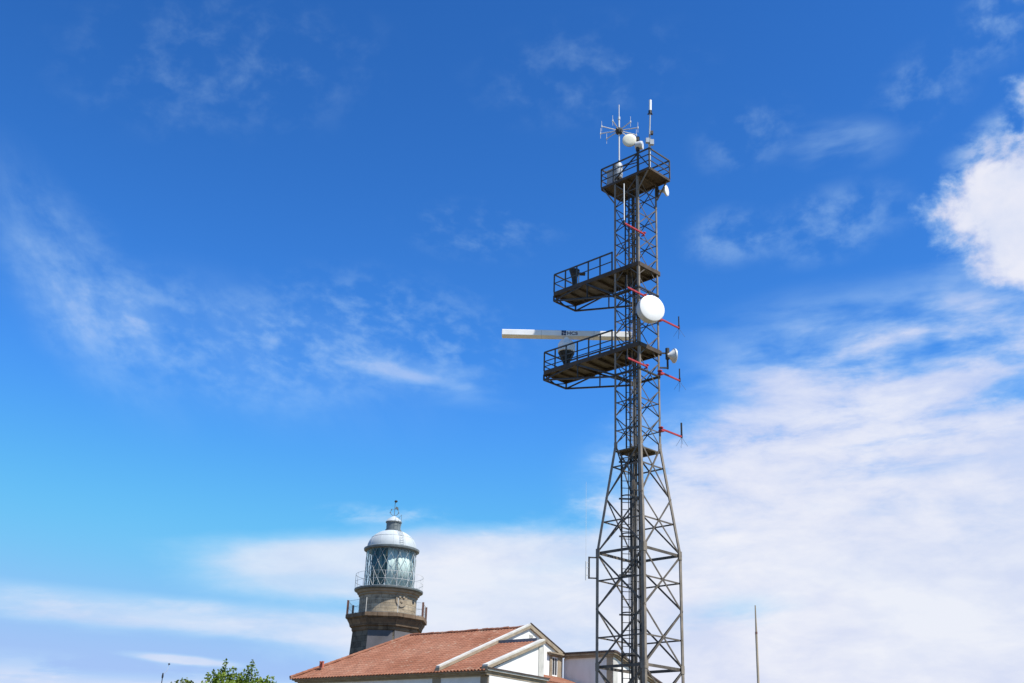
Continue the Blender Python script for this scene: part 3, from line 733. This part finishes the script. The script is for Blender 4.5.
# lower roof strip of the gabled wing
def zwing(y): return 7.74 + (9.74-7.74)*y/4.97
roof_sheet('roof', tiles, house, (U1-.1, -.3), lambda y: (U1-.1, -.3), .0, 4.97, zwing)
# copings on the two gables (top band + moulded stone below)
def rake(x0, x1, p, q, thick, over, name, mat):
    m = MB(); (ya, za), (yb, zb) = p, q
    m.prism([(x0, ya, za), (x0, yb, zb), (x0, yb, zb-thick), (x0, ya, za-thick)], (x1-x0, 0, 0)); return m.build(name, mat, house)
APY, APZ = 8.0, 11.22
# great gable
def rake_pair(xf, xb, pl, pa, pr, half=False):
    # top slab, then two stepped mouldings recessed under it
    for (dx, t0, t1, mat) in ((0, 0, .09, coping), (-.04, .092, .17, stone), (-.08, .172, .25, stone)):
        rake(xb, xf+dx, (pl[0], pl[1]-t0), (pa[0], pa[1]-t0), t1-t0, 0, 'coping', mat)
        if pr: rake(xb, xf+dx, (pa[0], pa[1]-t0), (pr[0], pr[1]-t0), t1-t0, 0, 'coping', mat if t0 else stone)
rake_pair(U1-.24, U1, (.02, 8.02), (APY, APZ), (11.56, 9.96))
rake(U1-.06, U1+.03, (APY, APZ+.05), (11.6, 10.0), .045, 0, 'roof_edge', darktrim)
# wing gable (half gable)
rake_pair(-.34, .0, (.02, 7.98), (4.99, 9.83), None)
MB().box(-.34, .0, 4.992, 5.03, 9.58, 9.84).build('coping', stone, house)
# flashing on the wing ridge
m = MB(); m.box(U1-.15, -.52, 4.95, 5.08, 9.74, 9.90); m.build('flashing', leadm, house)
m = MB(); m.prism([(-.45, 5.03, 7.0), (UW, 5.03, 7.0), (UW, 5.03, 9.74), (-.45, 5.03, 9.74)], (0, .03, 0)); m.build('wall', stucco, house)
# walls
WX = -.12
m = MB()                                             # front wall, wing gable end, left end and back
m.box(UL+.45, WX-.30, .32, .62, 0, 7.449)
m.build('wall', stucco, house)
m = MB(); m.prism([(WX, .35, 0), (WX, 5.03, 0), (WX, 5.03, 9.62), (WX, .35, 7.75)], (-.28, 0, 0)); m.build('wall', stucco, house)
m = MB(); m.prism([(UW, 5.07, 0), (UW, 11.52, 0), (UW, 11.52, 9.74), (UW, APY, 11.0), (UW, .5, 7.95), (UW, .5, 7.2), (UW, 5.07, 7.2)], (-.25, 0, 0)); m.build('wall', stucco, house)
m = MB(); m.box(UL+.45, UL+.75, .62, 15.2, 0, 7.5); m.box(UL+.75, UW-.25, 15.0, 15.3, 0, 7.5); m.box(RX, UW-.25, 11.2, 11.45, 7.3, 9.6); m.build('wall', stucco, house)
# eaves cornice (stone) on the front, and below the wing gable
m = MB(); m.box(UL+.12, -.08, .0, .60, 7.61, 7.68); m.box(UL+.25, -.2, .10, .60, 7.535, 7.608); m.box(UL+.38, -.30, .22, .60, 7.45, 7.533); m.build('cornice', stone, house)
m = MB(); m.box(-.5, .05, .03, 5.48, 7.795, 7.85); m.build('cornice_cap', darktrim, house)
m = MB(); m.box(-.5, .0, .06, 5.44, 7.70, 7.793); m.build('cornice', coping, house)
m = MB(); m.box(-.5, -.10, .10, 5.36, 7.50, 7.698); m.build('cornice', stone, house)
# quoins / pilasters
m = MB(); m.box(-.64, -.19, .30, .34, 0, 7.448); m.box(-.19, -.165, .30, .72, 0, 7.498); m.build('pilaster', stone, house)
MB().box(-3.75, -3.22, .28, .318, 0, 7.448).build('pilaster', stone, house)
MB().box(UL+.42, UL+.95, .28, .318, 0, 7.448).build('pilaster', stone, house)
MB().box(WX+.003, WX+.04, 4.56, 5.032, 7.852, 9.40).build('pilaster', coping, house)
# attic window in the great gable
wf = MB()
for y0, y1, z0, z1 in ((10.12, 10.33, 8.56, 9.66), (10.90, 11.12, 8.56, 9.66), (10.12, 11.12, 9.662, 9.72), (10.12, 11.12, 8.48, 8.558)): wf.box(UW+.002, UW+.07, y0, y1, z0, z1)
win = wf.build('window', stone, house)
m = MB()
for y0, y1, z0, z1 in ((10.33, 10.39, 8.56, 9.66), (10.84, 10.90, 8.56, 9.66), (10.39, 10.84, 9.59, 9.66), (10.39, 10.84, 8.56, 8.63), (10.60, 10.635, 8.63, 9.59)): m.box(UW+.003, UW+.045, y0, y1, z0, z1)
m.build('frame', whitep, win)
MB().box(UW+.004, UW+.02, 10.39, 10.84, 8.63, 9.59).build('pane', panem, win)
m = MB(); m.box(UW+.002, UW+.26, 9.85, 11.45, 9.80, 9.88); m.box(UW+.002, UW+.18, 9.95, 11.35, 9.722, 9.798); m.build('window_hood', stone, house)
MB().box(UW+.002, UW+.05, 11.122, 11.36, 7.9, 9.72).build('pilaster', stone, house)
m = MB(); m.box(UW+.002, UW+.04, 8.0, 8.38, 10.36, 10.62)
for k in range(4): m.box(UW+.041, UW+.055, 8.04, 8.34, 10.385+.06*k, 10.415+.06*k)
m.build('gable_vent', coping, house)
# lean-to roof in the corner
m = MB(); zt, zl = 8.50, 7.85
m.prism([(UW+.01, 5.5, zt), (-1.1, 5.5, zl), (-1.1, 5.5, zl-.08), (UW+.01, 5.5, zt-.08)], (0, 6.0, 0)); lt = m.build('lean_to_roof', tiles, house)
m = MB(); y = 5.6
while y < 11.45: m.tube([(UW+.05, y, zt+.0), (-1.1, y, zl+.01)], .06, 7); y += .22
m.build('ridge_tiles', tiles, lt)
MB().box(-1.45, -1.25, 5.55, 11.5, 0, 7.78).build('wall', stucco, house)
# chimney pots at the hip
m = MB(); zc = zmain(1.5)
m.box(-13.28, -12.92, 1.32, 1.68, zc-.35, zc+.08); ch = m.build('chimney', tiles, roof, bevel=.02)
for dx in (-.09, .09): MB().lathe([(.07, 0), (.065, .34), (.08, .36), (.08, .40)], 12, c=(-13.1+dx, 1.5, zc+.06)).build('chimney_pot', potm, house, True)

# annex behind
an = thing('annex_building', 'flat-fronted white annex with a dark brown roof edge, seen behind the tower legs', 'building', K, HY)
AX = .24; AY = 11.56
m = MB(); m.prism([(AX, AY+.02, 0), (AX, AY+6, 0), (AX, AY+6, 8.15), (AX, AY+.02, 9.68)], (-3.42, 0, 0)); m.build('wall', stucco, an)
SLP = -.24
def ztop(y): return 9.985 + SLP*(y-AY)
for x1, d0, d1, y0, mat, nm in ((.50, 0, .10, AY-.27, darktrim, 'roof'), (.45, .102, .22, AY-.20, stone, 'cornice'), (.36, .222, .33, AY-.10, stone, 'cornice')):
    m = MB(); ye = AY+6.4
    zf = 9.985
    m.prism([(x1, y0, zf-d0), (x1, y0+.3, zf-d0+.0), (x1, ye, ztop(ye)-d0), (x1, ye, ztop(ye)-d1), (x1, y0+.3, zf-d1), (x1, y0, zf-d1)], (-(x1+3.05), 0, 0)); m.build(nm, mat, an)
m = MB(); m.box(AX-.42, AX+.003, AY-.03, AY+.018, 0, 9.65); m.build('quoin', stone, an)
m = MB(); m.box(AX+.004, AX+.03, AY-.03, AY+.45, 0, 9.52); m.build('quoin', coping, an)

# ================================================================== LIGHTHOUSE
LX, LY = -7.80, 78.0
lh = thing('lighthouse', 'old stone lighthouse with a white domed lantern behind the tiled roof', 'lighthouse', (LX, LY, 0))
pxm = .068
def ang(deg): return R(deg)                           # 0 faces the viewer, positive to the right
def onc(r, deg, z): return Vector((r*math.sin(R(deg)), -r*math.cos(R(deg)), z))
CR = [-70, -25, 20, 65, 110, 155, 200, 245]
def octo(prof, name, mat, faces_=None, closed=True):
    m = MB(); vs_ = []; fs = []
    for r, z in prof: vs_ += [onc(r, d, z) for d in CR]
    for i in range(len(prof)-1):
        for j in range(8):
            if faces_ is None or j in faces_: fs.append((i*8+j, i*8+(j+1) % 8, (i+1)*8+(j+1) % 8, (i+1)*8+j))
    if closed: fs.append(tuple(range(8))); fs.append(tuple((len(prof)-1)*8+j for j in range(8)))
    m.add(vs_, fs); return m.build(name, mat, lh)
octo([(3.0, 0), (2.28, 11.9)], 'shaft', ashlar)
for j in (1, 2, 5, 6):                               # rendered panels on every other face
    a_, b_ = CR[j], CR[(j+1) % 8]
    m = MB(); q = []
    for r, z in ((3.0, 0.4), (2.28, 11.85)):
        A_, B_ = onc(r, a_, z), onc(r, a_+45, z); q += [A_.lerp(B_, .0), A_.lerp(B_, .93)]
    nn = onc(1, a_+22.5, 0); q = [p_ + nn*.004 for p_ in q]
    m.prism([q[0], q[1], q[3], q[2]], nn*.03); m.build('rendered_panel', grey_render, lh)
octo([(2.30, 11.85), (2.36, 11.95), (2.36, 12.12), (2.5, 12.16), (2.56, 12.36), (2.66, 12.52), (2.70, 12.58), (2.70, 12.66), (2.80, 12.68), (2.84, 12.72), (2.84, 12.95)], 'cornice', brown_ashlar)
MB().lathe([(1.94, 12.94), (1.94, 14.30)], 64).build('drum', pale_ashlar, lh, True)
MB().lathe([(1.95, 14.25), (2.02, 14.30), (2.02, 14.40), (2.12, 14.46), (2.16, 14.58)], 64).build('drum_moulding', stone, lh, True)
MB().lathe([(2.17, 14.58), (2.33, 14.66), (2.35, 14.76), (2.33, 14.78), (1.8, 14.80)], 64).build('lantern_gallery', zincm, lh, True)
MB().lathe([(1.99, 12.952), (1.99, 13.12)], 64).build('drum_base', stone, lh, True)
# carved shield on the drum
m = MB()
n = 14; q = []
for k in range(n): 
    t = math.pi*k/(n-1); q.append((.42*math.cos(t), -.42*math.sin(t)*1.15))
q = [(.42, .45), (-.42, .45)] + [(-x_, y_) for x_, y_ in q]
d0 = 33
vs_ = []
for r in (1.93, 2.0):
    for x_, y_ in q: vs_.append(onc(r, d0 + math.degrees(x_/2.0), 13.95 + y_))
k = len(q); m.add(vs_, [tuple(range(k)), tuple(range(k, 2*k))] + [(i, (i+1) % k, k+(i+1) % k, k+i) for i in range(k)])
for x_, y_ in ((-.15, .15), (.15, .15), (0, -.15)):
    c_ = onc(2.0, d0 + math.degrees(x_/2.0), 13.95+y_); m.lathe([(.10, -.01), (.07, .025), (0, .035)], 10, c=c_, axis=onc(1, d0, 0))
m.build('carved_shield', stone, lh)
m = MB(); c_ = onc(1.92, 66, 13.95); m.lathe([(.13, 0), (.13, .05)], 14, c=c_, axis=onc(1, 66, 0)); m.build('port_hole', blackp, lh)
# lower gallery railing
m = MB(); rr = 2.74
for j in range(8):
    A_, B_ = onc(rr, CR[j], 0), onc(rr, CR[(j+1) % 8], 0)
    for z in (13.0, 13.42, 13.84): m.bar(A_+Vector((0,0,z)), B_+Vector((0,0,z)), .014, .014)
    for k in range(1, 16):
        p_ = A_.lerp(B_, k/16); m.bar(p_+Vector((0,0,12.95)), p_+Vector((0,0,13.84)), .005, .005)
lr = m.build('gallery_railing', zincm, lh)
for j in range(8):
    p_ = onc(rr, CR[j], 12.95); tk = .05 if j in (1, 2) else .13; m = MB(); m.bar(p_, p_+Vector((0, 0, .95)), tk, tk); m.build('railing_post', coping if j in (1, 2) else ironm, lh)
# lantern: glass, lattice, inside
LB, LT, LR_ = 14.80, 17.42, 1.72
MB().lathe([(1.80, 14.78), (1.80, 14.90), (1.70, 14.92)], 64).build('lantern_sill', zincm, lh, True)
m = MB(); nn = 64; vs_ = []; 
for z in (LB+.05, LT+.1):
    for j in range(nn): vs_.append(onc(LR_-.03, 360*j/nn, z))
m.add(vs_, [(j, (j+1) % nn, nn+(j+1) % nn, nn+j) for j in range(nn)])
m.build('lantern_glass', glassm, lh, True)
m = MB(); NH = 18
for s in (-1, 1):
    for k in range(NH):
        a_ = 360*k/NH + 5; tot = 360/NH*2.4
        pts = [onc(LR_, a_ + s*tot*i/14, LB+.08+(LT-LB)*i/14) for i in range(15)]; m.tube(pts, .0135, 5)
m.build('lattice_glazing_bars', latm, lh, True)
m = MB()
for d in range(0, 360, 45): p_ = onc(LR_-.1, d+22, 0); m.bar(p_+Vector((0,0,LB)), p_+Vector((0,0,LT+.1)), .06, .06)
m.build('lantern_mullions', zincm, lh)
# lens inside and the drawn pale blind
MB().lathe([(.3, LB), (.3, LB+.5), (.55, LB+.55), (.72, LB+.95), (.78, LB+1.35), (.72, LB+1.75), (.5, LB+2.2), (.25, LB+2.4), (0.05, LB+2.45)], 24).build('lens', lensm, lh, True)
m = MB(); vs_ = []; n = 40; D0, D1 = -4, 118
for z in (LB+.1, LT+.05):
    for i in range(n+1):
        d = D0 + (D1-D0)*i/n; vs_.append(onc(1.50 + .02*math.sin(i*1.9), d, z))
m.add(vs_, [(i, i+1, n+2+i, n+1+i) for i in range(n)])
bl = m.build('window_blind', curtm, lh, True); md = bl.modifiers.new('thick', 'SOLIDIFY'); md.thickness = .015
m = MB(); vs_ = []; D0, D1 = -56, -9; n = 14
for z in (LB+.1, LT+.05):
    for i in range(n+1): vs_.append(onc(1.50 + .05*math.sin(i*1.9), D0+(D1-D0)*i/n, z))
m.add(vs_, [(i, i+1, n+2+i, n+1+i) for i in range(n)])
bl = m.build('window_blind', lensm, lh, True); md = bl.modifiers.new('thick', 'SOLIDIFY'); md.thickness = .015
MB().lathe([(1.72, LB-.02), (1.72, LB+.03)], 40).build('lantern_floor', zincm, lh)
# dome
MB().lathe([(1.74, 17.40), (1.90, 17.46), (1.92, 17.58), (1.80, 17.64), (1.70, 17.66)], 64).build('dome_rim', zincm, lh, True)
prof = [(1.70*math.cos(t)**.92 if t < 1.56 else .5, 17.65 + 1.27*math.sin(t)) for t in [R(90)*i/16 for i in range(14)]]
prof = [p_ for p_ in prof if p_[0] > .5] + [(.52, 18.93)]
dm = MB().lathe(prof, 64).build('dome', domem, lh, True)
m = MB()
for d in range(0, 360, 30):
    pts = [onc(r+.004, d+8, z+.002) for r, z in prof]; m.tube(pts, .007, 4)
m.tube([onc(prof[6][0]+.01, d, prof[6][1]) for d in range(0, 361, 10)], .012, 4)
m.build('dome_seam', domem, dm)
MB().lathe([(.56, 18.90), (.56, 18.96), (.50, 18.97), (.50, 19.45), (.56, 19.47), (.56, 19.53)], 40).build('vent_cylinder', zincm, lh, True)
MB().lathe([(.57, 19.532), (.44, 19.72), (.2, 19.88), (.1, 19.93), (.05, 19.95)], 40).build('vent_cap', domem, lh, True)
# curved dome ladder on the right
m = MB()
lp = [onc(r+.09, 28, z+.04) for r, z in prof] + [onc(.58, 28, 19.35), onc(.58, 28, 19.75)]
side = onc(1, 118, 0)*.13
for s in (-1, 1): m.tube([p_+side*s for p_ in lp], .010, 5)
for i, p_ in enumerate(lp):
    m.bar(p_-side, p_+side, .012, .012)
m.build('dome_ladder', zincm, lh)
m = MB(); m.tube([onc(.3, 60, 19.7), onc(.62, 60, 20.0), onc(.62, 60, 19.2)], .015, 5); m.build('lightning_conductor', zincm, lh)
# vane and finial
m = MB(); m.tube([(0, 0, 19.93), (0, 0, 21.0)], .022, 6)
vn = m.build('finial_rod', zincm, lh, True)
m = MB(); m.lathe([(0, -.1), (.09, -.05), (.12, 0), (.09, .05), (0, .1)], 12, c=(.05, 0, 21.02)); m.build('finial_ball', blackp, vn, True)
m = MB(); m.prism([(.02, -.01, 20.5), (.20, -.01, 20.4), (.26, -.01, 20.56), (.1, -.01, 20.66)], (0, .02, 0)); m.build('vane_arrow', zincm, vn)
m = MB()
for s in (-1, 1):
    m.tube([Vector((s*.05, 0, 19.98)), Vector((s*.22, 0, 20.08)), Vector((s*.30, 0, 20.25)), Vector((s*.22, 0, 20.42))], .02, 5)
    m.lathe([(.045, -.03), (.045, .03)], 8, c=(s*.29, 0, 20.2)); m.lathe([(.04, -.03), (.04, .03)], 8, c=(s*.22, 0, 20.42))
m.bar((-.28, 0, 20.46), (.28, 0, 20.46), .018, .018)
m.build('vane_scroll', zincm, vn)
# upper gallery railing, thin
m = MB()
for d in list(range(-82, 279, 20)): p_ = onc(2.30, d, 14.76); m.bar(p_, p_+Vector((0, 0, 1.0)), .022, .022)
for z in (15.25, 15.76): m.tube([onc(2.30, d, z) for d in range(0, 361, 6)], .013, 4)
m.build('lantern_railing', lgrey, lh)

# ================================================================== TREES AND POLES
def leaf(m, c, size, rnd):
    n = Vector((rnd.gauss(0, 1), rnd.gauss(0, 1), rnd.gauss(.5, 1))).normalized(); x = n.orthogonal().normalized()
    x = Matrix.Rotation(rnd.uniform(0, 6.28), 3, n) @ x; y = n.cross(x); s = size*rnd.uniform(.65, 1.3); dr = n*(-.25*s)
    m.add([c, c+x*s*.5+y*s*.42+dr*.3, c+x*s*1.15+dr, c+x*s*.5-y*s*.42+dr*.3], [(0, 1, 2, 3)])
def tree(name, label, cat, base, ht, lobes, shoots, lmat, lsize, seed, per=900, group=None):
    r_ = random.Random(seed); t = thing(name, label, cat, base, 0, group)
    m = MB(); m.tube([(0, 0, 0), (.05, .03, ht*.25), (-.04, 0, ht*.5)], .16, 10, .10)
    for c, rad in lobes:
        c = Vector(c); m.tube([(-.02, 0, ht*.32), Vector((0, 0, ht*.45)).lerp(c, .5)+Vector((0,0,-.1)), c], .07, 7, .02)
    for p_ in shoots: p_ = Vector(p_); m.tube([p_+Vector((r_.uniform(-.05, .05), 0, -1.0)), p_+Vector((r_.uniform(-.02, .02), 0, -.5)), p_], .016, 5, .005)
    m.build('trunk', bark, t, True)
    m = MB()
    for c, rad in lobes:
        c = Vector(c)
        for k in range(int(per*rad*rad)):
            v = Vector((r_.gauss(0, 1), r_.gauss(0, 1), r_.gauss(0, 1))).normalized()*(r_.random()**.45)
            cl = Vector((math.sin(v.x*9+seed), math.sin(v.y*8), math.sin(v.z*9)))*.10
            leaf(m, c + Vector((v.x*rad*1.1, v.y*rad*1.1, v.z*rad*.85)) + cl*rad, lsize, r_)
    for p_ in shoots:
        p_ = Vector(p_)
        for k in range(85):
            f_ = r_.random()**.8; wdt = .03 + .17*f_
            leaf(m, p_ + Vector((r_.gauss(0, wdt*.6), r_.gauss(0, wdt*.6), -f_*.75)), lsize*r_.uniform(.7, 1.05), r_)
    m.build('crown', lmat, t); return t
bx = -9.3
def rel(X, z, dy=0): return (X-bx, dy, z)
tree('broadleaf_tree', 'dark green broadleaf tree with upright shoots, left of the tiled roof', 'tree', (bx, 42, 0), 5.4,
     [((-.50, 0, 4.70), .95), ((.45, .1, 4.66), .88), ((0, -.3, 4.1), 1.3), ((-.75, .2, 4.6), .7), ((.95, -.1, 4.80), .62), ((-.2, .6, 4.5), .95)],
     [rel(-9.845, 6.02), rel(-9.98, 5.76), rel(-10.22, 5.68, .1), rel(-9.52, 5.80), rel(-9.66, 5.76, -.1), rel(-8.876, 6.10), rel(-9.02, 5.84, .08), rel(-9.16, 5.70), rel(-8.72, 5.66), rel(-8.55, 5.50), rel(-8.30, 5.56), rel(-8.12, 5.52), rel(-10.42, 5.55), rel(-9.30, 5.62, .1), rel(-9.90, 5.8, .1)],
     leaf_dark, .098, 5, 4200)
tree('broadleaf_tree', 'low yellow-green tree top between the thin pole and the dark green tree', 'tree', (-10.15, 38, 0), 4.6,
     [((0, 0, 4.48), .50), ((-.35, .1, 4.1), .55), ((.3, .1, 4.15), .5), ((0, 0, 3.6), .95)],
     [(-.12, 0, 4.98), (.05, .05, 5.02), (.18, 0, 4.95), (-.25, 0, 4.92)], leaf_light, .09, 9, 4200)

# small mast with a bent tip
sm = thing('thin_mast', 'thin dark mast with a bent whip tip, left of the trees', 'mast', (-10.30, 36, 0))
MB().tube([(0, 0, 0), (-.01, 0, 4.85)], .02, 8, .014).build('pole', dsteel, sm, True)
m = MB(); m.lathe([(.026, 4.80), (.03, 4.86), (.02, 4.95)], 10, c=(-.01, 0, 0)); m.build('cap', blackp, sm)
MB().tube([(0, 0, 4.93), (.09, 0, 5.0), (.12, 0, 5.1), (.13, 0, 5.2)], .006, 5).build('whip_tip', lgrey, sm, True)
m = MB(); m.lathe([(.0, -.03), (.035, -.01), (.035, .01), (0, .03)], 8, c=(.135, 0, 5.22)); m.build('tip_cup', blackp, sm)

# tall slim pole on the right
fp = thing('slim_pole', 'tall slim weathered pole standing alone at the right', 'pole', (8.80, 40, 0))
MB().tube([(0, 0, 0), (.01, 0, 4), (.03, 0, 7.36)], .058, 10, .040).build('shaft', wood, fp, True)
MB().tube([(.03, 0, 7.33), (.034, 0, 7.40)], .044, 10).build('joint_ring', ironm, fp)
MB().tube([(.034, 0, 7.4), (.04, 0, 8.31)], .036, 8, .02).build('tip', wood, fp, True)
